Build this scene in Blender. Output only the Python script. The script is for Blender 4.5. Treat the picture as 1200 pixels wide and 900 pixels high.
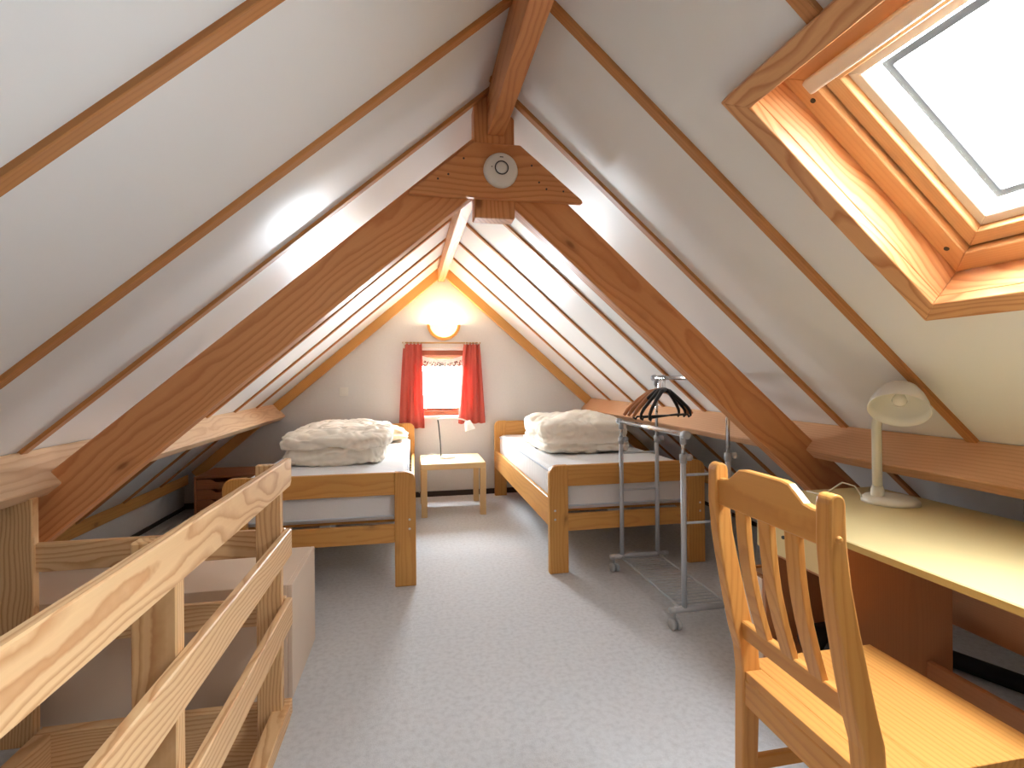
import bpy, bmesh, math, random
from mathutils import Vector, Matrix, noise
random.seed(7)
for o in list(bpy.data.objects): bpy.data.objects.remove(o, do_unlink=True)
SC = bpy.context.scene
COL = SC.collection
V = Vector

# ------------------------------------------------------------------ camera
CAM_H = 1.18; FPX = 605.0; YAW = math.radians(10.85); ROLL = 0.0085; HORIZON = 442.0
cd = bpy.data.cameras.new('camera'); cam = bpy.data.objects.new('camera', cd); COL.objects.link(cam)
cd.sensor_fit = 'HORIZONTAL'; cd.sensor_width = 36.0; cd.lens = 36.0 * FPX / 1200.0
cd.shift_y = (HORIZON - 450.0) / 1200.0
cd.clip_start = 0.02; cd.clip_end = 100
cam.matrix_world = (Matrix.Translation((0, 0, CAM_H)) @ Matrix.Rotation(-YAW, 4, 'Z') @
                    Matrix.Rotation(math.pi / 2, 4, 'X') @ Matrix.Rotation(-ROLL, 4, 'Z'))
SC.camera = cam

# ------------------------------------------------------------------ world, exposure, daylight portals
SKY_LOW, SKY_HIGH = 13.0, 52.0
W = bpy.data.worlds.new('overcast_sky'); SC.world = W; W.use_nodes = True
bg = W.node_tree.nodes['Background']
bg.inputs['Color'].default_value = (0.86, 0.94, 1.0, 1)
# overcast sky, evenly brightening towards the veiled sun beyond the gable window
_n = W.node_tree.nodes; _l = W.node_tree.links
_tc = _n.new('ShaderNodeTexCoord'); _dot = _n.new('ShaderNodeVectorMath'); _dot.operation = 'DOT_PRODUCT'
_dot.inputs[1].default_value = V((0.0, .88, .47)).normalized(); _l.new(_tc.outputs['Generated'], _dot.inputs[0])
_mr = _n.new('ShaderNodeMapRange'); _mr.interpolation_type = 'SMOOTHSTEP'
_mr.inputs['From Min'].default_value = -.35; _mr.inputs['From Max'].default_value = 1.0
_mr.inputs['To Min'].default_value = SKY_LOW; _mr.inputs['To Max'].default_value = SKY_HIGH
_l.new(_dot.outputs['Value'], _mr.inputs['Value']); _l.new(_mr.outputs[0], bg.inputs['Strength'])
SC.view_settings.view_transform = 'Standard'; SC.view_settings.look = 'None'
SC.view_settings.gamma = 1.0; SC.view_settings.use_curve_mapping = False
SC.view_settings.exposure = 1.32

def portal(name, loc, xdir, ydir, w, h):
    """daylight portal in a window opening; shines along -(x cross y)"""
    ld = bpy.data.lights.new(name, 'AREA'); ld.shape = 'RECTANGLE'; ld.size = w; ld.size_y = h
    ld.cycles.is_portal = True
    o = bpy.data.objects.new(name, ld); COL.objects.link(o)
    x = V(xdir).normalized(); y = V(ydir).normalized(); z = x.cross(y)
    o.matrix_world = Matrix(((x.x, y.x, z.x, loc[0]), (x.y, y.y, z.y, loc[1]), (x.z, y.z, z.z, loc[2]), (0, 0, 0, 1)))
    return o

# ------------------------------------------------------------------ materials
def lin(c):
    r = []
    for v in c:
        v = v / 255.0
        r.append(v / 12.92 if v <= 0.04045 else ((v + 0.055) / 1.055) ** 2.4)
    return (*r, 1.0)

class NT:
    def __init__(s, name):
        s.m = bpy.data.materials.new(name); s.m.use_nodes = True
        s.t = s.m.node_tree; s.p = s.t.nodes['Principled BSDF']
    def n(s, typ, **kw):
        nd = s.t.nodes.new(typ)
        for k, v in kw.items():
            if k in nd.inputs: nd.inputs[k].default_value = v
            else: setattr(nd, k, v)
        return nd
    def l(s, a, b): s.t.links.new(a, b)
    def math(s, op, a, b=None, clamp=False):
        nd = s.t.nodes.new('ShaderNodeMath'); nd.operation = op; nd.use_clamp = clamp
        for i, v in enumerate((a, b)):
            if v is None: continue
            if isinstance(v, (int, float)): nd.inputs[i].default_value = v
            else: s.l(v, nd.inputs[i])
        return nd.outputs[0]
    def mix(s, f, a, b, blend='MIX'):
        nd = s.t.nodes.new('ShaderNodeMix'); nd.data_type = 'RGBA'; nd.blend_type = blend
        for i, v in ((0, f), (6, a), (7, b)):
            if isinstance(v, (int, float)): nd.inputs[i].default_value = v
            elif isinstance(v, tuple): nd.inputs[i].default_value = v
            else: s.l(v, nd.inputs[i])
        return nd.outputs[2]
    def ramp(s, f, stops):
        nd = s.t.nodes.new('ShaderNodeValToRGB'); s.l(f, nd.inputs[0])
        e = nd.color_ramp.elements
        while len(e) > 1: e.remove(e[-1])
        e[0].position = stops[0][0]; e[0].color = stops[0][1]
        for p, c in stops[1:]:
            k = e.new(p); k.color = c
        return nd.outputs[0]
    def bump(s, h, strength, dist=0.002):
        b = s.n('ShaderNodeBump'); b.inputs['Strength'].default_value = strength; b.inputs['Distance'].default_value = dist
        s.l(h, b.inputs['Height']); s.l(b.outputs[0], s.p.inputs['Normal'])

def wood(name, base, dark, period=0.014, contrast=0.6, knot=0.5, rough=0.45, wob=0.05, fibre=0.25, knotcol=(110, 55, 25)):
    a = NT(name)
    tc = a.n('ShaderNodeTexCoord'); oi = a.n('ShaderNodeObjectInfo')
    r = oi.outputs['Random']
    cx = a.n('ShaderNodeCombineXYZ')
    a.l(a.math('MULTIPLY', r, 37.0), cx.inputs[0])
    a.l(a.math('ADD', a.math('MULTIPLY', a.math('FRACT', a.math('MULTIPLY', r, 17.3)), 0.16), 0.03), cx.inputs[1])
    a.l(a.math('SUBTRACT', a.math('MULTIPLY', a.math('FRACT', a.math('MULTIPLY', r, 91.7)), 0.2), 0.1), cx.inputs[2])
    add = a.n('ShaderNodeVectorMath'); add.operation = 'ADD'
    a.l(tc.outputs['Object'], add.inputs[0]); a.l(cx.outputs[0], add.inputs[1])
    p = add.outputs[0]
    m1 = a.n('ShaderNodeMapping'); a.l(p, m1.inputs[0]); m1.inputs['Scale'].default_value = (1.6, 5, 5)
    n1 = a.n('ShaderNodeTexNoise'); a.l(m1.outputs[0], n1.inputs['Vector']); n1.inputs['Scale'].default_value = 1.0
    n1.inputs['Detail'].default_value = 2.0
    sc = a.n('ShaderNodeVectorMath'); sc.operation = 'SUBTRACT'; a.l(n1.outputs['Color'], sc.inputs[0]); sc.inputs[1].default_value = (.5, .5, .5)
    s2 = a.n('ShaderNodeVectorMath'); s2.operation = 'SCALE'; a.l(sc.outputs[0], s2.inputs[0]); s2.inputs['Scale'].default_value = wob * 2
    ad2 = a.n('ShaderNodeVectorMath'); ad2.operation = 'ADD'; a.l(p, ad2.inputs[0]); a.l(s2.outputs[0], ad2.inputs[1])
    wv = a.n('ShaderNodeTexWave', wave_type='RINGS', rings_direction='X', wave_profile='SAW')
    a.l(ad2.outputs[0], wv.inputs['Vector'])
    wv.inputs['Scale'].default_value = 0.314 / period; wv.inputs['Distortion'].default_value = 0.6
    wv.inputs['Detail'].default_value = 1.0; wv.inputs['Detail Scale'].default_value = 2.0
    rg = a.ramp(wv.outputs['Fac'], [(0.0, (0.1, 0.1, 0.1, 1)), (0.45, (0.0, 0.0, 0.0, 1)), (0.88, (1, 1, 1, 1)), (1.0, (0.15, 0.15, 0.15, 1))])
    m2 = a.n('ShaderNodeMapping'); a.l(p, m2.inputs[0]); m2.inputs['Scale'].default_value = (6, 180, 180)
    n2 = a.n('ShaderNodeTexNoise'); a.l(m2.outputs[0], n2.inputs['Vector']); n2.inputs['Scale'].default_value = 1.0; n2.inputs['Detail'].default_value = 2.0
    m3 = a.n('ShaderNodeMapping'); a.l(p, m3.inputs[0]); m3.inputs['Scale'].default_value = (1.1, 4, 4)
    n3 = a.n('ShaderNodeTexNoise'); a.l(m3.outputs[0], n3.inputs['Vector']); n3.inputs['Scale'].default_value = 1.0
    b = lin(base); d = lin(dark)
    c = a.mix(a.math('MULTIPLY', rg, contrast), b, d)
    c = a.mix(a.math('MULTIPLY', a.math('SUBTRACT', n2.outputs['Fac'], 0.35, True), fibre), c, d)
    c = a.mix(a.math('MULTIPLY', a.math('SUBTRACT', n3.outputs['Fac'], 0.45, True), 0.7), c, d)
    # knots
    m4 = a.n('ShaderNodeMapping'); a.l(ad2.outputs[0], m4.inputs[0]); m4.inputs['Scale'].default_value = (3.2, 7, 7)
    vo = a.n('ShaderNodeTexVoronoi'); a.l(m4.outputs[0], vo.inputs['Vector']); vo.inputs['Scale'].default_value = 1.0
    sx = a.n('ShaderNodeSeparateColor'); a.l(vo.outputs['Color'], sx.inputs[0])
    pick = a.math('GREATER_THAN', sx.outputs[0], 0.45)
    k = a.ramp(vo.outputs['Distance'], [(0.0, (1, 1, 1, 1)), (0.055, (.85, .85, .85, 1)), (0.10, (.25, .25, .25, 1)), (0.2, (0, 0, 0, 1))])
    c = a.mix(a.math('MULTIPLY', a.math('MULTIPLY', k, pick), knot), c, lin(knotcol))
    a.l(c, a.p.inputs['Base Color'])
    a.p.inputs['Roughness'].default_value = rough
    a.p.inputs['Specular IOR Level'].default_value = 0.35
    a.bump(a.math('ADD', a.math('MULTIPLY', n2.outputs['Fac'], .5), rg), 0.12, 0.0008)
    return a.m

def plain(name, col, rough=0.5, metal=0.0, var=0.04, nscale=30.0, bump=0.0, spec=0.5, bdist=0.001):
    a = NT(name)
    tc = a.n('ShaderNodeTexCoord'); n = a.n('ShaderNodeTexNoise'); a.l(tc.outputs['Object'], n.inputs['Vector'])
    n.inputs['Scale'].default_value = nscale; n.inputs['Detail'].default_value = 3
    b = lin(col); d = tuple(x * (1 - 3 * var) for x in b[:3]) + (1,)
    a.l(a.mix(n.outputs['Fac'], tuple(min(1, x * (1 + var)) for x in b[:3]) + (1,), d), a.p.inputs['Base Color'])
    a.p.inputs['Roughness'].default_value = rough; a.p.inputs['Metallic'].default_value = metal
    a.p.inputs['Specular IOR Level'].default_value = spec
    if bump: a.bump(n.outputs['Fac'], bump, bdist)
    return a.m

def emit(name, col, strength):
    a = NT(name); a.p.inputs['Base Color'].default_value = lin(col)
    a.p.inputs['Emission Color'].default_value = lin(col); a.p.inputs['Emission Strength'].default_value = strength
    a.p.inputs['Roughness'].default_value = .3
    return a.m

def glass_mat():
    a = NT('window_glass'); t = a.t
    tr = a.n('ShaderNodeBsdfTransparent'); gl = a.n('ShaderNodeBsdfGlossy'); gl.inputs['Roughness'].default_value = 0.02
    lw = a.n('ShaderNodeLayerWeight'); lw.inputs['Blend'].default_value = .5
    fr = a.math('ADD', a.math('MULTIPLY', a.math('POWER', lw.outputs['Facing'], 5.0), .9), .04, True)
    mx = a.n('ShaderNodeMixShader'); a.l(fr, mx.inputs[0]); a.l(tr.outputs[0], mx.inputs[1]); a.l(gl.outputs[0], mx.inputs[2])
    a.l(mx.outputs[0], t.nodes['Material Output'].inputs['Surface'])
    return a.m

def fabric(name, col, scale=400, var=.08, translucent=0.0, rough=.9, bump=.3, ribs=None):
    a = NT(name); tc = a.n('ShaderNodeTexCoord')
    n = a.n('ShaderNodeTexNoise'); a.l(tc.outputs['Object'], n.inputs['Vector']); n.inputs['Scale'].default_value = scale
    n2 = a.n('ShaderNodeTexNoise'); a.l(tc.outputs['Object'], n2.inputs['Vector']); n2.inputs['Scale'].default_value = 6
    b = lin(col)
    c = a.mix(n.outputs['Fac'], tuple(x * (1 - var) for x in b[:3]) + (1,), tuple(min(1, x * (1 + var)) for x in b[:3]) + (1,))
    c = a.mix(a.math('MULTIPLY', n2.outputs['Fac'], .18), c, tuple(x * .8 for x in b[:3]) + (1,))
    a.l(c, a.p.inputs['Base Color']); a.p.inputs['Roughness'].default_value = rough
    a.p.inputs['Specular IOR Level'].default_value = .2
    h = n.outputs['Fac']
    if ribs:
        wv = a.n('ShaderNodeTexWave', wave_type='BANDS', bands_direction=ribs[0]); a.l(tc.outputs['Object'], wv.inputs['Vector'])
        wv.inputs['Scale'].default_value = ribs[1]; h = a.math('ADD', a.math('MULTIPLY', h, .2), wv.outputs['Fac'])
    a.bump(h, bump, .009 if ribs else .0008)
    if translucent:
        tl = a.n('ShaderNodeBsdfTranslucent'); a.l(c, tl.inputs['Color'])
        mx = a.n('ShaderNodeMixShader'); mx.inputs[0].default_value = translucent
        a.l(a.p.outputs[0], mx.inputs[1]); a.l(tl.outputs[0], mx.inputs[2])
        a.l(mx.outputs[0], a.t.nodes['Material Output'].inputs['Surface'])
    return a.m

def carpet_mat():
    a = NT('grey_carpet'); tc = a.n('ShaderNodeTexCoord')
    n = a.n('ShaderNodeTexNoise'); a.l(tc.outputs['Object'], n.inputs['Vector']); n.inputs['Scale'].default_value = 260; n.inputs['Detail'].default_value = 3
    n2 = a.n('ShaderNodeTexNoise'); a.l(tc.outputs['Object'], n2.inputs['Vector']); n2.inputs['Scale'].default_value = 45; n2.inputs['Detail'].default_value = 4
    n3 = a.n('ShaderNodeTexNoise'); a.l(tc.outputs['Object'], n3.inputs['Vector']); n3.inputs['Scale'].default_value = 2.0
    c = a.mix(n.outputs['Fac'], lin((204, 205, 207)), lin((228, 229, 231)))
    c = a.mix(a.math('MULTIPLY', a.math('SUBTRACT', n2.outputs['Fac'], .42, True), 2.2), c, lin((190, 190, 191)))
    c = a.mix(a.math('MULTIPLY', n3.outputs['Fac'], .3), c, lin((208, 208, 209)))
    a.l(c, a.p.inputs['Base Color']); a.p.inputs['Roughness'].default_value = 1.0; a.p.inputs['Specular IOR Level'].default_value = .1
    a.bump(a.math('ADD', n.outputs['Fac'], n2.outputs['Fac']), .5, .004)
    return a.m

M = dict(
    beam=wood('douglas_beam', (222, 158, 104), (182, 102, 54), .020, .55, .75, wob=.05),
    purlin=wood('douglas_purlin', (232, 182, 138), (198, 138, 94), .012, .4, .4, wob=.035),
    purlin_pale=wood('pale_purlin', (240, 204, 164), (204, 150, 106), .018, .5, .5, wob=.05),
    batten=wood('batten_pine', (198, 138, 82), (160, 98, 52), .010, .4, .6, wob=.02),
    rail=wood('railing_pine', (242, 202, 150), (200, 136, 84), .012, .75, .25, wob=.06),
    post=wood('post_pine', (238, 196, 142), (196, 132, 80), .010, .75, .2, wob=.05),
    endraf=wood('end_rafter_pine', (224, 168, 98), (190, 124, 60), .012, .35, .5, wob=.03),
    bed=wood('bed_pine', (224, 168, 94), (192, 124, 58), .016, .4, .8, wob=.04, knotcol=(88, 38, 16)),
    chair=wood('chair_pine', (224, 162, 88), (190, 118, 50), .014, .45, .15, rough=.32, wob=.03),
    window=wood('window_pine', (226, 172, 120), (184, 114, 62), .016, .75, .3, rough=.35, wob=.09),
    frame=wood('roof_window_frame', (220, 172, 120), (196, 138, 88), .006, .3, .0, rough=.35, wob=.01),
    winbrown=wood('window_brown', (156, 96, 66), (120, 66, 44), .010, .3, .1, wob=.02),
    beech=wood('desk_beech', (198, 140, 98), (178, 118, 78), .005, .25, .0, rough=.4, wob=.01),
    drawerw=wood('drawer_unit_wood', (190, 126, 84), (150, 92, 58), .008, .35, .2, wob=.02),
    birch=wood('birch_table', (226, 192, 140), (206, 168, 112), .008, .2, .0, rough=.4, wob=.01),
    white=plain('white_ceiling_panel', (240, 240, 239), .40, var=.01, nscale=3, spec=.5),
    wall=plain('white_plaster', (226, 224, 222), .85, var=.02, nscale=60, bump=.25, spec=.2, bdist=.003),
    deck=plain('roof_deck', (190, 188, 184), .8),
    carpet=carpet_mat(),
    dark=plain('dark_baseboard', (62, 52, 48), .7),
    box=plain('beige_box_board', (236, 214, 192), .7, var=.02, nscale=5),
    yellow=plain('pale_yellow_laminate', (226, 205, 150), .42, var=.01, nscale=20),
    yedge=plain('yellow_edge_band', (196, 168, 96), .5, var=.02),
    steel=plain('silver_painted_steel', (196, 200, 206), .38, metal=.1, var=.01),
    chrome=plain('chrome', (215, 215, 215), .15, metal=1.0, var=.0),
    grey=plain('grey_plastic', (184, 188, 192), .5, var=.02),
    black=plain('black_plastic', (22, 23, 26), .4, var=.02),
    foam=plain('black_foam', (20, 22, 28), .6, var=.05),
    whitep=plain('white_plastic', (234, 231, 224), .4, var=.01),
    ivory=plain('ivory_lamp_enamel', (232, 228, 212), .4, var=.01),
    ring=plain('dark_ring', (70, 70, 72), .5),
    screw=plain('dark_screw', (60, 55, 50), .5),
    brass=plain('brass_rod', (196, 160, 110), .35, metal=.6),
    hangerw=wood('hanger_wood', (196, 132, 84), (150, 90, 50), .006, .3, .0, wob=.01),
    mattress=fabric('mattress_ticking', (246, 247, 248), 300, .03, bump=.5, ribs=('Y', 7.5)),
    mattside=fabric('mattress_border', (214, 222, 232), 90, .05, bump=.6),
    duvet=fabric('cream_duvet', (248, 240, 225), 200, .02, bump=.15),
    pillow=fabric('cream_pillow', (238, 216, 182), 200, .02, bump=.15),
    curtain=fabric('red_curtain', (216, 110, 98), 500, .06, translucent=.22, bump=.2),
    lace=fabric('lace_grey', (120, 116, 110), 90, .25),
    lacew=fabric('lace_white', (236, 232, 224), 200, .03, translucent=.06),
    glass=glass_mat(),
    alu=plain('pale_window_lining', (222, 214, 200), .4, var=.01),
    shade=emit('wall_lamp_glass', (255, 214, 140), 1.2),
    lampshade=fabric('white_lamp_shade', (250, 250, 248), 300, .01, translucent=.45, rough=.5, bump=.02),
    bulb=plain('bulb_glass', (235, 230, 220), .15, var=.0),
)

# ------------------------------------------------------------------ builders
WORLD = {}
def fin(name, bm, mat, parent=None, xaxis=None, origin=None, bevel=0.0, seg=1, smooth=False, up=None, **props):
    """bmesh in world coordinates -> object whose local X runs along xaxis"""
    bmesh.ops.remove_doubles(bm, verts=bm.verts, dist=1e-6)
    bmesh.ops.recalc_face_normals(bm, faces=bm.faces)
    if bevel:
        ed = [e for e in bm.edges if len(e.link_faces) == 2 and e.calc_face_angle(0) > .5]
        bmesh.ops.bevel(bm, geom=ed, offset=bevel, segments=seg, affect='EDGES', clamp_overlap=True, profile=.5)
    if origin is None:
        lo = V((min(v.co[i] for v in bm.verts) for i in range(3))); hi = V((max(v.co[i] for v in bm.verts) for i in range(3)))
        origin = (lo + hi) / 2
        if parent is None: origin.z = lo.z
    x = V(xaxis).normalized() if xaxis is not None else V((1, 0, 0))
    z = V(up) if up is not None else (V((0, 0, 1)) if abs(x.z) < .9 else V((0, -1, 0)))
    y = z.cross(x).normalized(); z = x.cross(y)
    Mx = Matrix(((x.x, y.x, z.x, origin[0]), (x.y, y.y, z.y, origin[1]), (x.z, y.z, z.z, origin[2]), (0, 0, 0, 1)))
    bm.transform(Mx.inverted())
    me = bpy.data.meshes.new(name); bm.to_mesh(me); bm.free()
    if isinstance(mat, (list, tuple)):
        for k in mat: me.materials.append(k)
    else: me.materials.append(mat)
    if smooth:
        for p in me.polygons: p.use_smooth = True
    o = bpy.data.objects.new(name, me); COL.objects.link(o)
    link(o, Mx, parent)
    for k, v in props.items(): o[k] = v
    return o

def link(o, Mx, parent):
    WORLD[o.name] = Mx
    if parent is not None:
        o.parent = parent; o.matrix_basis = WORLD[parent.name].inverted() @ Mx
    else: o.matrix_basis = Mx

def thing(name, loc, label, category, group=None):
    o = bpy.data.objects.new(name, None); COL.objects.link(o); o.empty_display_size = .1
    link(o, Matrix.Translation(loc), None)
    o['label'] = label; o['category'] = category
    if group: o['group'] = group
    return o

def struct(o):
    o['kind'] = 'structure'; return o

def box(bm, lo, hi):
    lo = V(lo); hi = V(hi)
    vs = [bm.verts.new((x, y, z)) for x in (lo.x, hi.x) for y in (lo.y, hi.y) for z in (lo.z, hi.z)]
    for f in ((0, 1, 3, 2), (4, 6, 7, 5), (0, 4, 5, 1), (2, 3, 7, 6), (0, 2, 6, 4), (1, 5, 7, 3)):
        bm.faces.new([vs[i] for i in f])
    return bm

def obox(bm, c, ax, ay, az):
    """oriented box: centre and three half-extent vectors"""
    c = V(c); ax = V(ax); ay = V(ay); az = V(az)
    vs = [bm.verts.new(c + i * ax + j * ay + k * az) for i in (-1, 1) for j in (-1, 1) for k in (-1, 1)]
    for f in ((0, 1, 3, 2), (4, 6, 7, 5), (0, 4, 5, 1), (2, 3, 7, 6), (0, 2, 6, 4), (1, 5, 7, 3)):
        bm.faces.new([vs[i] for i in f])
    return bm

def prism(bm, pts, vec):
    vec = V(vec); a = [bm.verts.new(V(p)) for p in pts]; b = [bm.verts.new(V(p) + vec) for p in pts]
    n = len(a); bm.faces.new(a); bm.faces.new(b[::-1])
    for i in range(n): bm.faces.new((a[i], b[i], b[(i + 1) % n], a[(i + 1) % n]))
    return bm

def frame_axes(d):
    d = V(d).normalized(); u = V((0, 0, 1)) if abs(d.z) < .95 else V((1, 0, 0))
    a = d.cross(u).normalized(); return a, d.cross(a).normalized()

def tube(bm, pts, rad, n=10, caps=True):
    pts = [V(p) for p in pts]; rads = rad if isinstance(rad, (list, tuple)) else [rad] * len(pts)
    rings = []; ref = None
    for i, p in enumerate(pts):
        d = (pts[min(i + 1, len(pts) - 1)] - pts[max(i - 1, 0)]).normalized()
        if ref is None: a, b = frame_axes(d)
        else:
            a = (ref - d * ref.dot(d)).normalized(); b = d.cross(a)
        ref = a
        rings.append([bm.verts.new(p + (a * math.cos(t) + b * math.sin(t)) * rads[i]) for t in (2 * math.pi * k / n for k in range(n))])
    for r0, r1 in zip(rings, rings[1:]):
        for k in range(n): bm.faces.new((r0[k], r0[(k + 1) % n], r1[(k + 1) % n], r1[k]))
    if caps: bm.faces.new(rings[0][::-1]); bm.faces.new(rings[-1])
    return bm

def lathe(bm, prof, o, axis=(0, 0, 1), n=28, a0=0.0, a1=2 * math.pi):
    """prof: (radius, height) pairs turned about axis through o"""
    o = V(o); d = V(axis).normalized(); a, b = frame_axes(d); full = abs(a1 - a0 - 2 * math.pi) < 1e-6
    m = n if full else n + 1; rings = []
    for r, h in prof:
        if r < 1e-6: rings.append([bm.verts.new(o + d * h)]); continue
        rings.append([bm.verts.new(o + d * h + (a * math.cos(t) + b * math.sin(t)) * r) for t in (a0 + (a1 - a0) * k / n for k in range(m))])
    for r0, r1 in zip(rings, rings[1:]):
        for k in range(n):
            k2 = (k + 1) % m
            if len(r0) == 1 and len(r1) == 1: continue
            if len(r0) == 1: bm.faces.new((r0[0], r1[k2], r1[k]))
            elif len(r1) == 1: bm.faces.new((r0[k], r0[k2], r1[0]))
            else: bm.faces.new((r0[k], r0[k2], r1[k2], r1[k]))
    return bm

def B(): return bmesh.new()

def board(name, lo, hi, mat, parent=None, bevel=.003, axis=None, **kw):
    lo = V(lo); hi = V(hi); d = hi - lo
    i = axis if axis is not None else max(range(3), key=lambda k: d[k])
    ax = [0, 0, 0]; ax[i] = 1
    return fin(name, box(B(), lo, hi), mat, parent, xaxis=ax, bevel=bevel, **kw)

# ------------------------------------------------------------------ roof geometry
XR, ZR = 0.30, 2.31                    # ridge
SL, SR = 0.860, 0.882                  # slopes
def slope(side):
    s = SR if side > 0 else SL
    k = math.sqrt(1 + s * s)
    return V((side / k, 0, -s / k)), V((side * s / k, 0, 1 / k))     # down the slope, outward normal
def rp(side, s, y, d=0.0):             # point: s down the slope, d outward
    S, N = slope(side); return V((XR, y, ZR)) + S * s + N * d
YB, YN = 5.20, -2.40                   # far gable wall, near gable wall
XL, XRW = -2.06, 2.62                  # knee walls
SE = {1: (XRW - XR) * math.sqrt(1 + SR * SR), -1: (XR - XL) * math.sqrt(1 + SL * SL)}
def ceil_z(x): return ZR - (SR if x > XR else SL) * abs(x - XR)

def slab(bm, side, s0, s1, y0, y1, d0, d1):
    S, N = slope(side)
    c = rp(side, (s0 + s1) / 2, (y0 + y1) / 2, (d0 + d1) / 2)
    return obox(bm, c, S * (s1 - s0) / 2, V((0, (y1 - y0) / 2, 0)), N * (d1 - d0) / 2)

# roof windows: (side, lining s0, s1, y0, y1)
SKY = {1: (0.700, 1.402, 0.46, 1.115)}
CW = .057
HOLE = {k: (v[0] - .02, v[1] + .02, v[2] - .02, v[3] + .02) for k, v in SKY.items()}
BATT = {1: [-2.2, -1.68, -1.16, -.64, -.12, .36, .88, 1.40, 1.92, 2.46, 3.01, 3.56, 4.08, 4.63],
        -1: [-2.15, -1.63, -1.11, -.59, -.07, .43, .955, 1.50, 2.00, 2.52, 3.05, 3.57, 4.09, 4.63]}
for side, nm in ((1, 'ceiling_right'), (-1, 'ceiling_left')):
    h = HOLE.get(side); e = SE[side] + .05
    bm = B()
    for a in ((-.02, e, YN - .1, YB + .2),) if h is None else ((-.02, e, YN - .1, h[2]), (-.02, e, h[3], YB + .2), (-.02, h[0], h[2], h[3]), (h[1], e, h[2], h[3])):
        slab(bm, side, a[0], a[1], a[2], a[3], .014, .05)
    ce = struct(fin(nm, bm, M['deck'], xaxis=slope(side)[0]))
    ys = [YN] + BATT[side] + [YB]
    for y0, y1 in zip(ys, ys[1:]):
        rects = [(0, e, y0, y1)]
        if h and y0 < h[3] and y1 > h[2]:
            rects = [(0, h[0], y0, y1), (h[1], e, y0, y1)]
            if y0 < h[2]: rects.append((h[0], h[1], y0, h[2]))
            if y1 > h[3]: rects.append((h[0], h[1], h[3], y1))
        bm = B()
        for r in rects: slab(bm, side, r[0], r[1], r[2] + .001, r[3] - .001, 0, .014)
        fin('panel', bm, M['white'], ce, xaxis=slope(side)[0])
    if h: c0, c1, c2, c3 = SKY[side][0] - CW, SKY[side][1] + CW, SKY[side][2] - CW, SKY[side][3] + CW
    for y in BATT[side]:
        segs = [(.0, e - .03)]
        if h and c2 < y < c3: segs = [(.0, c0 + .003), (c1 - .003, e - .03)]
        for s0, s1 in segs:
            fin('batten', slab(B(), side, s0, s1, y - .017, y + .017, -.013, .002), M['batten'], ce, xaxis=slope(side)[0], bevel=.002)

# ------------------------------------------------------------------ roof windows
def roof_window(name, side):
    s0, s1, y0, y1 = SKY[side]; S, N = slope(side); Y = (0, 1, 0)
    def ring(nm, o, i, d0, d1, mat, parent, bev=.002, mitre=True):
        """four mitred boards: outer rect o, inner rect i (s0,s1,y0,y1)"""
        out = []
        P = lambda r, a, b, d: rp(side, r[a], r[2 + b], d)
        for a in range(4):
            if a == 0: q = [(o, 0, 0), (o, 0, 1), (i, 0, 1), (i, 0, 0)]; ax = Y
            if a == 1: q = [(o, 1, 0), (o, 1, 1), (i, 1, 1), (i, 1, 0)]; ax = Y
            if a == 2: q = [(o, 0, 0), (o, 1, 0), (i, 1, 0), (i, 0, 0)]; ax = S
            if a == 3: q = [(o, 0, 1), (o, 1, 1), (i, 1, 1), (i, 0, 1)]; ax = S
            pts = [P(r, aa, bb, d0) for r, aa, bb in q]
            out.append(fin(nm, prism(B(), pts, N * (d1 - d0)), mat, parent, xaxis=ax, bevel=bev))
        return out
    R = lambda k: (s0 - k, s1 + k, y0 - k, y1 + k)
    root = struct(fin(name, slab(B(), side, s0 - .008, s0 - .002, y0, y1, -.02, .0), M['window'], xaxis=Y))
    ring('casing', R(CW), R(0), -.030, .0, M['window'], root)
    ring('lining_board', R(.018), R(0), .0, .115, M['window'], root)
    ring('frame_board', R(-.004), R(-.058), .080, .15, M['frame'], root)
    sash = ring('sash_board', R(-.0625), R(-.100), .098, .16, M['frame'], root)
    ring('glazing_bead', R(-.1), R(-.124), .118, .15, M['alu'], root)
    k = R(-.115)
    fin('pane', slab(B(), side, k[0], k[1], k[2], k[3], .150, .156), M['glass'], root)
    gr = R(-.156)
    ring('spacer', R(-.138), gr, .157, .162, M['ring'], root, bev=0)
    # outer flashing / sash cover
    ring('outer_cover', R(.03), R(-.09), .16, .20, M['grey'], root, bev=0)
    # ventilation bar along the top
    c = rp(side, s0 + .064, (y0 + y1) / 2, .066)
    bm = obox(B(), c, S * .018, V((0, (y1 - y0) / 2 - .055, 0)), N * .010)
    fin('control_bar', bm, M['alu'], root, xaxis=Y, bevel=.006, seg=2)
    for ss in (s0 + .10, s1 - .085):
        for yy in (y0 + .03, y1 - .03):
            fin('screw', lathe(B(), [(0, -.002), (.006, -.002), (.007, .002)], rp(side, ss, yy, .080), N, 12), M['screw'], root)
    return root
w2 = roof_window('window_2', 1)
for side in (1,):
    s0, s1, y0, y1 = SKY[side]; S, N = slope(side)
    x, y = V((0, 1, 0)), S
    if x.cross(y).dot(N) < 0: x = -x
    portal('roof_window_daylight_portal', rp(side, (s0 + s1) / 2, (y0 + y1) / 2, .21), x, y, y1 - y0 - .16, s1 - s0 - .16)

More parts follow.
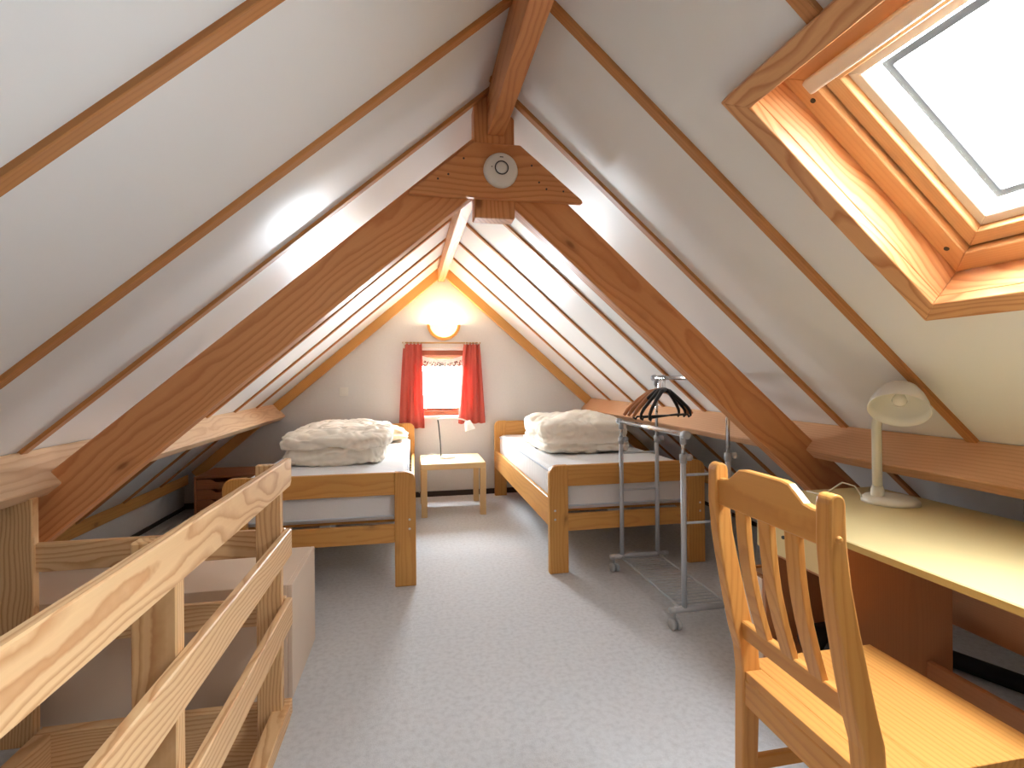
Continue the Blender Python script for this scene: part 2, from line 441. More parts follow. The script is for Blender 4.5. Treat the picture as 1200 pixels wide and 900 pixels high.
# ------------------------------------------------------------------ floor with stairwell
WX0, WX1, WY0, WY1 = -1.17, -.455, -1.0, 1.93
bm = B()
for r in ((XL - .1, WX0, YN - .1, YB + .1), (WX1, XRW + .1, YN - .1, YB + .1), (WX0, WX1, WY1, YB + .1), (WX0, WX1, YN - .1, WY0)):
    box(bm, (r[0], r[2], -.20), (r[1], r[3], 0))
struct(fin('floor', bm, M['carpet'], origin=(0, 0, 0)))
bm = B()
for r in ((WX0 - .05, WX0 - .002, WY0, WY1), (WX1 + .002, WX1 + .05, WY0, WY1), (WX0, WX1, WY1 + .002, WY1 + .05), (WX0, WX1, WY0 - .05, WY0 - .002)):
    box(bm, (r[0], r[2], -2.5), (r[1], r[3], -.2))
struct(fin('wall_stairwell', bm, M['wall']))
struct(fin('floor_lower', box(B(), (WX0 - .05, WY0 - .05, -2.55), (WX1 + .05, WY1 + .05, -2.5)), M['carpet']))

# ------------------------------------------------------------------ walls
def gable(name, y0, y1, hole):
    def strip(bm, xa, xb, z0=None, z1=None):
        xs = [xa] + ([XR] if xa < XR < xb else []) + [xb]
        top = [V((x, y0, (ceil_z(x) + .02) if z1 is None else z1)) for x in xs]
        bot = [V((xb, y0, z0 if z0 is not None else 0)), V((xa, y0, z0 if z0 is not None else 0))]
        prism(bm, top + bot, (0, y1 - y0, 0))
    bm = B()
    if hole is None:
        strip(bm, XL - .06, XRW + .06); return struct(fin(name, bm, M['wall']))
    hx0, hx1, hz0, hz1 = hole
    strip(bm, XL - .06, hx0); strip(bm, hx1, XRW + .06); strip(bm, hx0, hx1, hz1); strip(bm, hx0, hx1, 0, hz0)
    return struct(fin(name, bm, M['wall']))
WIN = (-.02, .60, .80, 1.455)
gable('wall_back', YB, YB + .10, WIN)
gable('wall_front', YN - .2, YN, None)
struct(fin('wall_left', box(B(), (XL - .08, YN, 0), (XL, YB, ceil_z(XL) + .03)), M['wall']))
struct(fin('wall_right', box(B(), (XRW, YN, 0), (XRW + .08, YB, ceil_z(XRW) + .03)), M['wall']))
struct(board('baseboard_back', (XL, YB - .014, 0), (XRW, YB, .052), M['dark'], bevel=0))
struct(board('baseboard_left', (XL, YN, 0), (XL + .012, YB - .014, .03), M['dark'], bevel=0))
struct(board('baseboard_right', (XRW - .012, YN, 0), (XRW, YB - .014, .03), M['dark'], bevel=0))

def casement(name, hole, yo, yi, sgn, mat, label=False):
    """wooden frame set in a gable opening; yi = room side face, sgn = outward y direction"""
    x0, x1, z0, z1 = hole
    fw = .052 if sgn > 0 else .062
    ya, yb = sorted((yi, yi + sgn * .06))
    root = struct(board(name, (x0, ya, z1 - fw), (x1, yb, z1), mat))
    board('frame_board', (x0, ya, z0), (x1, yb, z0 + fw), mat, root)
    board('frame_board', (x0, ya, z0 + fw), (x0 + fw, yb, z1 - fw), mat, root)
    board('frame_board', (x1 - fw, ya, z0 + fw), (x1, yb, z1 - fw), mat, root)
    sa, sb = sorted((yi + sgn * .012, yi + sgn * .055)); sw = .042
    i0, i1, j0, j1 = x0 + fw, x1 - fw, z0 + fw, z1 - fw
    board('sash_board', (i0, sa, j1 - sw), (i1, sb, j1), mat, root); board('sash_board', (i0, sa, j0), (i1, sb, j0 + sw * .6), mat, root)
    board('sash_board', (i0, sa, j0 + sw * .6), (i0 + sw, sb, j1 - sw), mat, root); board('sash_board', (i1 - sw, sa, j0 + sw * .6), (i1, sb, j1 - sw), mat, root)
    ym = (sa + sb) / 2
    fin('pane', box(B(), (i0 + sw - .005, ym - .003, j0 + sw * .6 - .005), (i1 - sw + .005, ym + .003, j1 - sw + .005)), M['glass'], root)
    return root
w1 = casement('window_1', WIN, YB + .10, YB + .02, 1, M['winbrown'])
board('window_sill', (WIN[0] + .06, YB - .028, WIN[2] - .03), (WIN[1] - .06, YB + .03, WIN[2] + .002), M['whitep'], w1, bevel=.005)
portal('gable_window_daylight_portal', (.29, YB + .105, 1.13), (1, 0, 0), (0, 0, -1), .56, .62)

# ------------------------------------------------------------------ timber frame
def nIn(side): return -slope(side)[1]
TY0, TY1 = 2.03, 2.10
truss = thing('roof_truss', (XR, 2.06, 0), 'exposed timber roof truss with two heavy rafters, king post and cross plate', 'roof truss')
KX0, KX1 = .243, .406
for side in (-1, 1):
    S, N = slope(side)
    def at_x(d, x):                      # point on line parallel to slope at inward offset d
        p = rp(side, 0, TY0, -d); s = (x - p.x) / S.x; return p + S * s
    def at_z(d, z):
        p = rp(side, 0, TY0, -d); s = (z - p.z) / S.z; return p + S * s
    kx = KX0 + .002 if side < 0 else KX1 - .002
    pts = [at_x(.100, kx), at_x(.272, kx), at_z(.272, 0.0), at_z(.100, 0.0)]
    fin('rafter', prism(B(), pts, (0, TY1 - TY0, 0)), M['beam'], truss, xaxis=S, bevel=.004)
fin('king_post', prism(B(), [(KX0, TY0 - .004, 1.812), (KX1, TY0 - .004, 1.812), (KX1, TY0 - .004, ceil_z(KX1) - .003), (XR, TY0 - .004, ZR - .003), (KX0, TY0 - .004, ceil_z(KX0) - .003)], (0, .08, 0)),
    M['beam'], truss, xaxis=(0, 0, 1), bevel=.005)
fin('cross_plate', prism(B(), [(-.011, TY0 - .03, 1.882), (.682, TY0 - .03, 1.882), (.678, TY0 - .03, 1.895), (.425, TY0 - .03, 2.098), (.238, TY0 - .03, 2.098), (-.005, TY0 - .03, 1.895)], (0, .028, 0)),
    M['beam'], truss, xaxis=(1, 0, 0), bevel=.003)
for x, z in ((.10, 1.945), (.14, 1.965), (.2, 2.03), (.47, 2.02), (.53, 1.93), (.5, 1.955), (.6, 1.925)):
    fin('screw', lathe(B(), [(0, 0.002), (.004, .002), (.004, -.002)], (x, TY0 - .03, z), (0, -1, 0), 8), M['screw'], truss)

def ridge(name, p0, p1, w, label):
    p0 = V(p0); p1 = V(p1); bm = B()
    def sec(p): return [V((p.x - w / 2, p.y, p.z)), V((p.x + w / 2, p.y, p.z)), V((p.x + w / 2, p.y, ceil_z(p.x + w / 2) - .001)), V((XR, p.y, ZR - .001)), V((p.x - w / 2, p.y, ceil_z(p.x - w / 2) - .001))]
    a = [bm.verts.new(v) for v in sec(p0)]; b = [bm.verts.new(v) for v in sec(p1)]
    bm.faces.new(a); bm.faces.new(b[::-1])
    for i in range(5): bm.faces.new((a[i], b[i], b[(i + 1) % 5], a[(i + 1) % 5]))
    return fin(name, bm, M['beam'], xaxis=p1 - p0, bevel=.004, label=label, category='beam')
ridge('ridge_beam', (.330, YN + .005, 2.14), (.330, TY0 - .005, 2.14), .064, 'timber ridge beam running from king post over the desk end of the attic')
ridge('ridge_beam', (.315, TY1 - .02, 2.14), (.283, YB - .003, 2.14), .066, 'timber ridge beam running from king post to the gable above the wall lamp')

PUR = {1: (.1545, 1.832), -1: (.154, -1.285)}
for side, lab in ((1, 'long brown timber purlin behind the desk and garment rack'), (-1, 'long pale timber purlin above the stair railing and storage box')):
    S, N = slope(side); dep, x = PUR[side]; s0 = abs(x - XR) / abs(S.x)
    if side > 0:
        fin('purlin', slab(B(), side, s0, s0 + .062, YN + .003, YB - .003, -dep, -.001), M['purlin'], xaxis=(0, 1, 0), up=S, bevel=.004, label=lab, category='beam')
    else:
        fin('purlin', slab(B(), side, s0, s0 + .062, YN + .003, YB - .003, -dep, -.001), M['purlin_pale'], xaxis=(0, 1, 0), up=S, bevel=.004, label=lab, category='beam')
for side, lab in ((1, 'orange pine end rafter on the gable wall, ending above the bed beside the garment rack'), (-1, 'orange pine end rafter on the gable wall, ending above the drawer unit')):
    S, N = slope(side)
    fin('end_rafter', slab(B(), side, .075, SE[side] - .10, YB - .052, YB - .003, -.085, -.001), M['endraf'], xaxis=S, bevel=.003, label=lab, category='beam')
for side, x in ((-1, XL), (1, XRW)):
    z = ceil_z(x)
    lab = 'low timber wall plate along the eave beside the drawer unit' if side < 0 else 'low timber wall plate along the eave behind the desk'
    x1 = x - side * .055
    fin('wall_plate', prism(B(), [(x - side * .002, YN + .003, z - .045), (x1, YN + .003, z - .045), (x1, YN + .003, ceil_z(x1) - .004), (x - side * .002, YN + .003, z - .004)], (0, YB - YN - .06, 0)), M['endraf'], xaxis=(0, 1, 0), bevel=.002, label=lab, category='beam')

# smoke detector
sd = thing('smoke_detector', (.344, TY0 - .03, 1.99), 'round white smoke detector on the truss cross plate', 'smoke detector')
fin('body', lathe(B(), [(0, .030), (.03, .030), (.055, .027), (.064, .020), (.068, .008), (.068, -.0005), (0, -.0005)], (.344, TY0 - .03, 1.99), (0, -1, 0), 40), M['whitep'], sd, smooth=True)
fin('ring', lathe(B(), [(.023, .029), (.0275, .029), (.0275, .0315), (.023, .0315), (.023, .029)], (.344, TY0 - .03, 1.992), (0, -1, 0), 32), M['ring'], sd)
fin('test_button', lathe(B(), [(0, .0335), (.018, .0335), (.022, .031), (.022, .028)], (.344, TY0 - .03, 1.992), (0, -1, 0), 32), M['whitep'], sd, smooth=True)
fin('indicator_light', lathe(B(), [(0, .031), (.002, .031), (.002, .026)], (.306, TY0 - .03, 1.994), (0, -1, 0), 10), M['screw'], sd)
fin('logo', prism(B(), [(.337, TY0 - .0585, 2.036), (.351, TY0 - .0585, 2.036), (.351, TY0 - .0585, 2.033), (.346, TY0 - .0585, 2.029), (.342, TY0 - .0585, 2.029), (.337, TY0 - .0585, 2.033)], (0, .002, 0)), M['ring'], sd)

# ------------------------------------------------------------------ stair railing
rl = thing('stair_railing', (-.44, .9, 0), 'pale pine stair railing of slanting-grain boards on posts around the stairwell', 'railing')
for y, z, zb in ((1.875, .888, -.18), (1.09, .873, -.18), (.1, .873, -.18), (-.9, .873, -.18)):
    fin('post', box(B(), (-.527, y, zb), (-.4475, y + .036, z)), M['post'], rl, xaxis=(0, 0, 1), bevel=.003)
for z0, z1, ch in ((.806, .902, .02), (.562, .655, .0), (.318, .412, .0)):
    pts = [(-.447, -.95, z0), (-.447, 1.935 - ch, z0), (-.447, 1.935, z0 + ch * .8), (-.447, 1.935, z1), (-.447, -.95, z1)]
    pts = [p for i, p in enumerate(pts) if not (ch == 0 and i == 2)]
    fin('rail', prism(B(), pts, (.023, 0, 0)), M['rail'], rl, xaxis=(0, 1, 0), bevel=.003)
for z0, z1 in ((.556, .650), (.314, .408)):
    fin('rail', box(B(), (-1.215, 1.944, z0), (-.45, 1.966, z1)), M['rail'], rl, xaxis=(1, 0, 0), bevel=.003)
# far post foot bracket board and upright under the purlin
fin('post', box(B(), (-1.333, 1.930, -.001), (-1.212, 1.962, .80)), M['post'], rl, xaxis=(0, 0, 1), bevel=.003)
for nm, lo, hi, ax in (('trim_1', (-1.20, 1.908, -.26), (-.43, 1.950, .05), 0), ('trim_2', (-1.20, WY0, -.26), (-1.150, 1.908, .05), 1)):
    struct(board(nm, lo, hi, M['rail'], axis=ax))
pts = [(-.487, WY0, .052), (-.487, 1.855, .052), (-.487, 1.907, -.02), (-.487, 1.907, -.26), (-.487, WY0, -.26)]
struct(fin('trim_3', box(B(), (-.483, WY0, -.26), (-.428, 1.907, .052)), M['rail'], xaxis=(0, 1, 0), bevel=.003))

# storage box behind the stairwell
bx = thing('storage_box', (-.9, 2.26, 0), 'long beige board chest on the carpet behind the stair railing', 'box')
fin('body', box(B(), (-1.46, 2.03, 0), (-.464, 2.475, .4195)), M['box'], bx, bevel=.002)
fin('end_panel', box(B(), (-.4638, 2.03, 0), (-.446, 2.475, .4195)), M['box'], bx, bevel=.002)

# ------------------------------------------------------------------ beds
def bed(x0, x1, label_frame, flip):
    y0, y1 = 2.985, 5.122
    r = thing('bed_frame', ((x0 + x1) / 2, (y0 + y1) / 2, 0), label_frame, 'bed', 'pine single beds')
    pw = .118; th = .042
    def rpost(xa, xb, outer, y, z1):
        R = .055; pts = []
        for k in range(7):
            t = math.pi / 2 * k / 6
            if outer < 0: pts.append((xa + R - R * math.cos(t), y, z1 - R + R * math.sin(t)))
            else: pts.append((xb - R + R * math.sin(t), y, z1 - R + R * math.cos(t)))
        pts = ([(xa, y, 0)] + pts + [(xb, y, z1), (xb, y, 0)]) if outer < 0 else ([(xa, y, 0), (xa, y, z1)] + pts + [(xb, y, 0)])
        return fin('post', prism(B(), pts, (0, th, 0)), M['bed'], r, xaxis=(0, 0, 1), bevel=.004)
    for y, z1, rails in ((y0, .648, ((.520, .646), (.250, .352))), (y1 - th, .745, ((.600, .742), (.30, .45)))):
        ps = [rpost(x0, x0 + pw, -1, y, z1), rpost(x1 - pw, x1, 1, y, z1)]
        for a, b in rails:
            board('rail', (x0 + pw - .001, y + .006, a), (x1 - pw + .001, y + th - .008, b), M['bed'], r)
        if y == y0:
            for p, xc in zip(ps, (x0 + .035, x1 - .035)):
                for z in (.325, .378):
                    fin('bolt_cap', lathe(B(), [(0, .004), (.005, .004), (.007, 0), (.007, -.001)], (xc, y, z), (0, -1, 0), 12), M['whitep'], p)
    for xa in (x0 + .004, x1 - .030):
        board('side_rail', (xa, y0 + th - .001, .278), (xa + .026, y1 - th + .001, .452), M['bed'], r)
        board('ledge', (xa + (.026 if xa < (x0 + x1) / 2 else -.022), y0 + th, .315), (xa + (.048 if xa < (x0 + x1) / 2 else 0), y1 - th, .345), M['bed'], r)
    for k in range(14):
        y = y0 + .10 + k * .146
        board('slat', (x0 + .032, y, .345), (x1 - .032, y + .07, .363), M['bed'], r, bevel=0)
    board('centre_support', ((x0 + x1) / 2 - .03, y0 + .08, .285), ((x0 + x1) / 2 + .03, y1 - .08, .345), M['grey'], r)
    return r

def mattress(x0, x1, y0, y1, label):
    m = thing('mattress', ((x0 + x1) / 2, (y0 + y1) / 2, .363), label, 'mattress', 'white mattresses on the beds')
    fin('cover', box(B(), (x0, y0, .364), (x1, y1, .608)), M['mattress'], m, bevel=.035, seg=4, smooth=True)
    for z in (.392, .585):
        ring = []
        rr = .028
        for cx, cy, a in ((x1 - rr, y1 - rr, 0), (x0 + rr, y1 - rr, 90), (x0 + rr, y0 + rr, 180), (x1 - rr, y0 + rr, 270)):
            for k in range(5):
                t = math.radians(a + 90 * k / 4); ring.append((cx + rr * math.cos(t), cy + rr * math.sin(t), z))
        ring.append(ring[0])
        fin('piping', tube(B(), ring, .006, 6, False), M['mattside'], m, smooth=True)
    return m

def soft(name, parts, mat, label, cat, seed, voxel=.011, amp=.02, amp2=.012, group=None, grooves=None):
    """soft bedding: rounded lobes fused by voxel remesh, then wrinkled"""
    bm = B()
    for (cx, cy, cz, rx, ry, rz, e) in parts:
        nu, nv = 40, 20; rows = []
        sp = lambda v, k: math.copysign(abs(v) ** k, v)
        for i in range(nv + 1):
            ph = -math.pi / 2 + math.pi * i / nv; row = []
            for j in range(nu):
                th = 2 * math.pi * j / nu
                row.append(bm.verts.new((cx + rx * sp(math.cos(ph), e) * sp(math.cos(th), e * .8), cy + ry * sp(math.cos(ph), e) * sp(math.sin(th), e * .8), cz + rz * sp(math.sin(ph), e))))
            rows.append(row)
        for a, b in zip(rows, rows[1:]):
            for j in range(nu): bm.faces.new((a[j], a[(j + 1) % nu], b[(j + 1) % nu], b[j]))
    lo = min(p[2] - p[5] for p in parts)
    me = bpy.data.meshes.new(name); bmesh.ops.remove_doubles(bm, verts=bm.verts, dist=1e-5); bmesh.ops.recalc_face_normals(bm, faces=bm.faces)
    c0 = V((parts[0][0], parts[0][1], lo)); bm.transform(Matrix.Translation(-c0)); bm.to_mesh(me); bm.free()
    me.materials.append(mat)
    tmp = bpy.data.objects.new('tmp_soft', me); COL.objects.link(tmp)
    md = tmp.modifiers.new('remesh', 'REMESH'); md.mode = 'VOXEL'; md.voxel_size = voxel
    sm = tmp.modifiers.new('smooth', 'SMOOTH'); sm.iterations = 4; sm.factor = .5
    bpy.context.view_layer.update()
    dg = bpy.context.evaluated_depsgraph_get(); ev = tmp.evaluated_get(dg); nm = bpy.data.meshes.new_from_object(ev)
    bpy.data.objects.remove(tmp)
    off = V((seed * 3.1, seed * 1.7, seed * .9)); cos = []
    for v in nm.vertices:
        p = v.co + off
        w = V((noise.noise(p * 3.0), noise.noise(p * 3.0 + V((7, 1, 3))), 0)) * .12
        p2 = p + w
        d = amp * noise.noise(p * 4.5) - amp2 * 1.1 * (1 - min(1, abs(noise.noise(V((p2.x * 6, p2.y * 6, p2.z * 9)))) * 3.2)) ** 2 \
            - amp2 * .7 * (1 - min(1, abs(noise.noise(V((p2.x * 13, p2.y * 9, p2.z * 16)))) * 3.0)) ** 2 + amp2 * .3 * noise.noise(p2 * 24)
        q = v.co + v.normal * d
        if grooves:
            for g in grooves: q = q + v.normal * g(v.co + c0)
        if q.z < .0: q.z = 0.0
        cos.append(q)
    for v, q in zip(nm.vertices, cos): v.co = q
    nm.name = name
    for p in nm.polygons: p.use_smooth = True
    if not nm.materials: nm.materials.append(mat)
    o = bpy.data.objects.new(name, nm); COL.objects.link(o); link(o, Matrix.Translation(c0), None)
    o['label'] = label; o['category'] = cat
    if group: o['group'] = group
    return o

LB = (-1.003, .009); RB = (.793, 1.812)
bed(*LB, 'pine single bed frame nearest the stairwell, holding the duvet and pillow', False)
bed(*RB, 'pine single bed frame standing behind the garment rack', True)
mattress(LB[0] + .046, LB[1] - .046, 3.035, 5.072, 'white mattress on the bed that has a pillow')
mattress(RB[0] + .046, RB[1] - .046, 3.035, 5.072, 'white mattress on the bed behind the garment rack')
MT = .604
def fold(zc, w, depth, y_front=None):
    return lambda p: -depth * math.exp(-((p.z - zc - .012 * math.sin(p.x * 9) - .008 * math.sin(p.x * 23 + 1)) / w) ** 2)
soft('duvet', [(-.53, 4.08, MT + .05, .335, .57, .056, .35), (-.52, 4.10, MT + .145, .36, .61, .072, .38), (-.53, 4.12, MT + .172, .31, .53, .07, .6)],
     M['duvet'], 'cream duvet folded in layers on the bed with the pillow', 'duvet', 1.3, amp=.020, amp2=.015, grooves=[fold(MT + .100, .012, .034)])
soft('pillow', [(-.40, 4.86, MT + .075, .33, .19, .08, .75), (-.40, 4.86, MT + .05, .36, .22, .03, .5)],
     M['pillow'], 'pale peach pillow leaning at the headboard behind the folded duvet', 'pillow', 4.2, amp=.012, amp2=.008)
soft('duvet', [(1.27, 4.05, MT + .06, .345, .47, .066, .4), (1.27, 4.07, MT + .17, .350, .46, .095, .5), (1.33, 4.05, MT + .2, .27, .38, .09, .75)],
     M['duvet'], 'cream duvet folded into a thick bundle on the bed behind the garment rack', 'duvet', 7.7, amp=.026, amp2=.013, grooves=[fold(MT + .075, .009, .022)])

# ------------------------------------------------------------------ bedside table, reading lamp
tb = thing('side_table', (.335, 4.68, 0), 'small square birch side table between the two beds', 'table')
board('table_top', (.060, 4.408, .400), (.610, 4.955, .450), M['birch'], tb, axis=0)
for x in (.060, .560):
    for y in (4.408, 4.905):
        board('leg', (x, y, 0), (x + .05, y + .05, .3995), M['birch'], tb)
rd = thing('reading_lamp', (.30, 4.72, .45), 'small white reading lamp with thin bent stem on the side table', 'lamp')
fin('base', lathe(B(), [(0, .022), (.05, .022), (.068, .016), (.072, .004), (.072, .0005), (0, .0005)], (.30, 4.72, .45), (0, 0, 1), 32), M['whitep'], rd, smooth=True)
fin('stem', tube(B(), [(.243, 4.72, .465), (.238, 4.72, .60), (.224, 4.72, .76), (.217, 4.72, .80)], .006, 8), M['ring'], rd, smooth=True)
fin('arm', tube(B(), [(.217, 4.72, .80), (.26, 4.715, .812), (.36, 4.70, .812), (.44, 4.69, .80), (.48, 4.685, .783)], .006, 8), M['whitep'], rd, smooth=True)
d = V((.28, -.1, -1)).normalized()
fin('shade', lathe(B(), [(0, -.005), (.022, -.004), (.028, .0), (.048, .085), (.046, .085), (.026, .004), (0, .002)], (.483, 4.685, .785), d, 24), M['lampshade'], rd, smooth=True)
fin('cable', tube(B(), [(.235, 4.73, .462), (.20, 4.74, .485), (.16, 4.75, .49), (.11, 4.76, .472), (.07, 4.78, .456), (.052, 4.8, .44), (.046, 4.9, .3), (.044, 5.0, .12), (.05, 5.12, .06)], .003, 6), M['whitep'], rd, smooth=True)

# ------------------------------------------------------------------ window dressing, wall lamp, switch
rod = thing('curtain_rod', (.285, YB - .05, 1.515), 'thin double brass curtain rod over the small window', 'curtain rod')
fin('rod', tube(B(), [(-.10, YB - .05, 1.526), (.668, YB - .05, 1.526)], .008, 10), M['brass'], rod, smooth=True)
fin('rod', tube(B(), [(-.06, YB - .03, 1.478), (.63, YB - .03, 1.478)], .006, 8), M['alu'], rod, smooth=True)
for x in (-.085, .65):
    fin('bracket', box(B(), (x - .008, YB - .06, 1.47), (x + .008, YB + .001, 1.536)), M['alu'], rod, bevel=.002)
def curtain(xt0, xt1, xb0, xb1, zt, zb, label, ph):
    cu = thing('curtain', ((xt0 + xt1) / 2, YB - .05, zb), label, 'curtain', 'red curtains at the small window')
    nx, nz = 72, 26; bm = B(); g = []
    for j in range(nz + 1):
        t = j / nz; z = zt + (zb - zt) * t; a = xt0 + (xb0 - xt0) * t ** .8; b = xt1 + (xb1 - xt1) * t ** .8; row = []
        for i in range(nx + 1):
            u = i / nx; amp = .014 + .006 * t
            y = YB - .058 + amp * math.sin(u * math.pi * 2 * 3.5 + ph + .6 * math.sin(t * 3)) + .005 * math.sin(u * 31 + t * 4)
            zz = z + (.004 * math.sin(u * 25 + ph) * t ** 4)
            if t == 0: zz += .006 * math.cos(u * math.pi * 10)
            row.append(bm.verts.new((a + (b - a) * u, y, zz)))
        g.append(row)
    for r0, r1 in zip(g, g[1:]):
        for i in range(nx): bm.faces.new((r0[i], r0[i + 1], r1[i + 1], r1[i]))
    o = fin('cloth', bm, M['curtain'], cu, smooth=True)
    sd_ = o.modifiers.new('thickness', 'SOLIDIFY'); sd_.thickness = .002
    for k in range(5):
        x = xt0 + (xt1 - xt0) * (k + .5) / 5
        fin('ring', tube(B(), [(x, YB - .05 + .013 * math.cos(t), 1.522 + .015 * math.sin(t)) for t in (2 * math.pi * q / 12 for q in range(13))], .0018, 5, False), M['whitep'], cu)
    return cu
curtain(-.090, .086, -.140, .108, 1.512, .688, 'red pleated curtain at the small window, hanging on the pillow side', .4)
curtain(.500, .655, .440, .706, 1.512, .722, 'red curtain at the small window, hanging behind the reading lamp shade', 2.1)
# lace valance inside the window
bm = B(); nx = 60; g = []
for j in range(9):
    t = j / 8; row = []
    for i in range(nx + 1):
        u = i / nx; x = .075 + .43 * u
        ztop = 1.405 - .045 * math.sin(math.pi * u); zbot = 1.285 + .010 * abs(math.sin(u * math.pi * 9))
        row.append(bm.verts.new((x, YB + .012 + .003 * math.sin(u * 60), ztop + (zbot - ztop) * t)))
    g.append(row)
for j, (r0, r1) in enumerate(zip(g, g[1:])):
    for i in range(nx):
        u = i / nx
        f = bm.faces.new((r0[i], r0[i + 1], r1[i + 1], r1[i]))
        pat = noise.noise(V((i * .55, j * .9, 2.2)))
        f.material_index = 1 if (j >= 3 and pat > .05) else 0
va = fin('lace_valance', bm, [M['lacew'], M['lace']], label='white and grey lace valance across the top of the small window', category='valance')
md = va.modifiers.new('thickness', 'SOLIDIFY'); md.thickness = .001

wl = thing('wall_lamp', (.305, YB, 1.56), 'half-bowl glass wall lamp with wooden rim above the curtain rod', 'lamp')
bm = B(); n1, n2 = 20, 10; g = []
for j in range(n2 + 1):                       # quarter sphere bowl: open at the top
    ph = math.pi / 2 * j / n2; row = []
    for i in range(n1 + 1):
        th = math.pi * i / n1
        row.append(bm.verts.new((.305 - .135 * math.cos(th) * math.cos(ph), YB - .012 - .125 * math.sin(th) * math.cos(ph), 1.705 - .125 * math.sin(ph))))
    g.append(row)
for r0, r1 in zip(g, g[1:]):
    for i in range(n1): bm.faces.new((r0[i], r0[i + 1], r1[i + 1], r1[i]))
fin('glass_bowl', bm, M['shade'], wl, smooth=True)
bm = B(); outer = []; inner = []
for i in range(25):
    t = math.pi + math.pi * i / 24
    outer.append((.305 + .165 * math.cos(t), 1.712 + .158 * math.sin(t))); inner.append((.305 + .137 * math.cos(t), 1.712 + .128 * math.sin(t)))
for i in range(24):
    a, b, c, d_ = outer[i], outer[i + 1], inner[i + 1], inner[i]
    prism(bm, [(q[0], YB - .03, q[1]) for q in (a, b, c, d_)], (0, .0285, 0))
fin('rim', bm, M['endraf'], wl)
ld = bpy.data.lights.new('wall_lamp_bulb', 'POINT'); ld.energy = 3.6; ld.color = (1.0, .84, .6); ld.shadow_soft_size = .04
lo_ = bpy.data.objects.new('wall_lamp_bulb', ld); COL.objects.link(lo_); link(lo_, Matrix.Translation((.305, YB - .085, 1.70)), wl)

sw = thing('light_switch', (-.657, YB, 1.01), 'small white square light switch on the gable wall above the bed with the pillow', 'light switch')
fin('plate', box(B(), (-.698, YB - .008, 1.013), (-.616, YB + .001, 1.095)), M['whitep'], sw, bevel=.002)
fin('rocker', box(B(), (-.685, YB - .012, 1.026), (-.629, YB - .006, 1.082)), M['whitep'], sw, bevel=.002)

# ------------------------------------------------------------------ drawer unit
du = thing('drawer_unit', (-1.52, 4.95, 0), 'low brown drawer unit with dark finger slots in the eave corner', 'drawer unit')
X0, X1, Y0, Y1, ZT = -1.80, -1.22, 4.72, 5.17, .372
board('top', (X0, Y0, ZT - .018), (X1, Y1, ZT), M['drawerw'], du)
board('side_panel', (X0, Y0, 0), (X0 + .018, Y1, ZT - .018), M['drawerw'], du, axis=2); board('side_panel', (X1 - .018, Y0, 0), (X1, Y1, ZT - .018), M['drawerw'], du, axis=2)
board('back_panel', (X0 + .018, Y1 - .012, 0), (X1 - .018, Y1, ZT - .018), M['drawerw'], du)
for k in range(4):
    z0 = .008 + k * .0855; z1 = z0 + .080; xm = (X0 + X1) / 2
    pts = [(X0 + .021, Y0 + .002, z0), (X1 - .021, Y0 + .002, z0), (X1 - .021, Y0 + .002, z1), (xm + .16, Y0 + .002, z1), (xm + .12, Y0 + .002, z1 - .026), (xm - .12, Y0 + .002, z1 - .026), (xm - .16, Y0 + .002, z1), (X0 + .021, Y0 + .002, z1)]
    fin('drawer', prism(B(), pts, (0, .016, 0)), M['drawerw'], du, xaxis=(1, 0, 0))

# ------------------------------------------------------------------ garment rack
rk = thing('garment_rack', (1.35, 2.585, 0), 'silver metal garment rack on wheels with a low and a high rail', 'garment rack')
GX0, GX1, GY0, GY1 = 1.238, 1.470, 2.222, 2.955; ZB = .088
for y in (GY0, GY1):
    b = fin('base_bar', tube(B(), [(1.170, y, ZB), (1.530, y, ZB)], .0145, 12), M['steel'], rk, smooth=True)
    for x in (1.172, 1.528):
        fin('end_cap', lathe(B(), [(0, .012), (.012, .010), (.016, .003), (.016, -.012)], (x, y, ZB), (-1 if x < 1.3 else 1, 0, 0), 14), M['grey'], b, smooth=True)
    for x in (1.185, 1.515):
        c = thing_c = fin('caster', tube(B(), [(x, y, ZB - .008), (x, y, .050)], .008, 8), M['grey'], rk)
        for dx in (-.013, .013):
            fin('wheel', lathe(B(), [(0, -.009), (.022, -.009), (.026, -.005), (.026, .005), (.022, .009), (0, .009)], (x + dx, y - .008, .0265), (1, .25, 0), 20), M['grey'], c, smooth=True)
    for x in (GX0, GX1):
        hi = .80 if x == GX0 else .80
        fin('upright', tube(B(), [(x, y, ZB), (x, y, .795)], .0128, 12), M['steel'], rk, smooth=True)
        top = .905 if x == GX0 else 1.168
        fin('inner_tube', tube(B(), [(x, y, .79), (x, y, top)], .0095, 10), M['chrome'], rk, smooth=True)
        fin('collar', tube(B(), [(x, y, .772), (x, y, .812)], .0165, 12), M['grey'], rk, smooth=True)
        fin('clamp_knob', lathe(B(), [(0, .03), (.012, .03), (.0155, .024), (.0155, .008), (.006, .004), (.006, -.01)], (x + .012, y, .797), (1, -.2, 0), 14), M['grey'], rk, smooth=True)
        fin('elbow', tube(B(), [(x, y, top - .045), (x, y, top + .012)], .0145, 12), M['grey'], rk, smooth=True)
    for z in (.49, .715):
        fin('rung', tube(B(), [(GX0, y, z), (GX1, y, z)], .0062, 8), M['steel'], rk, smooth=True)
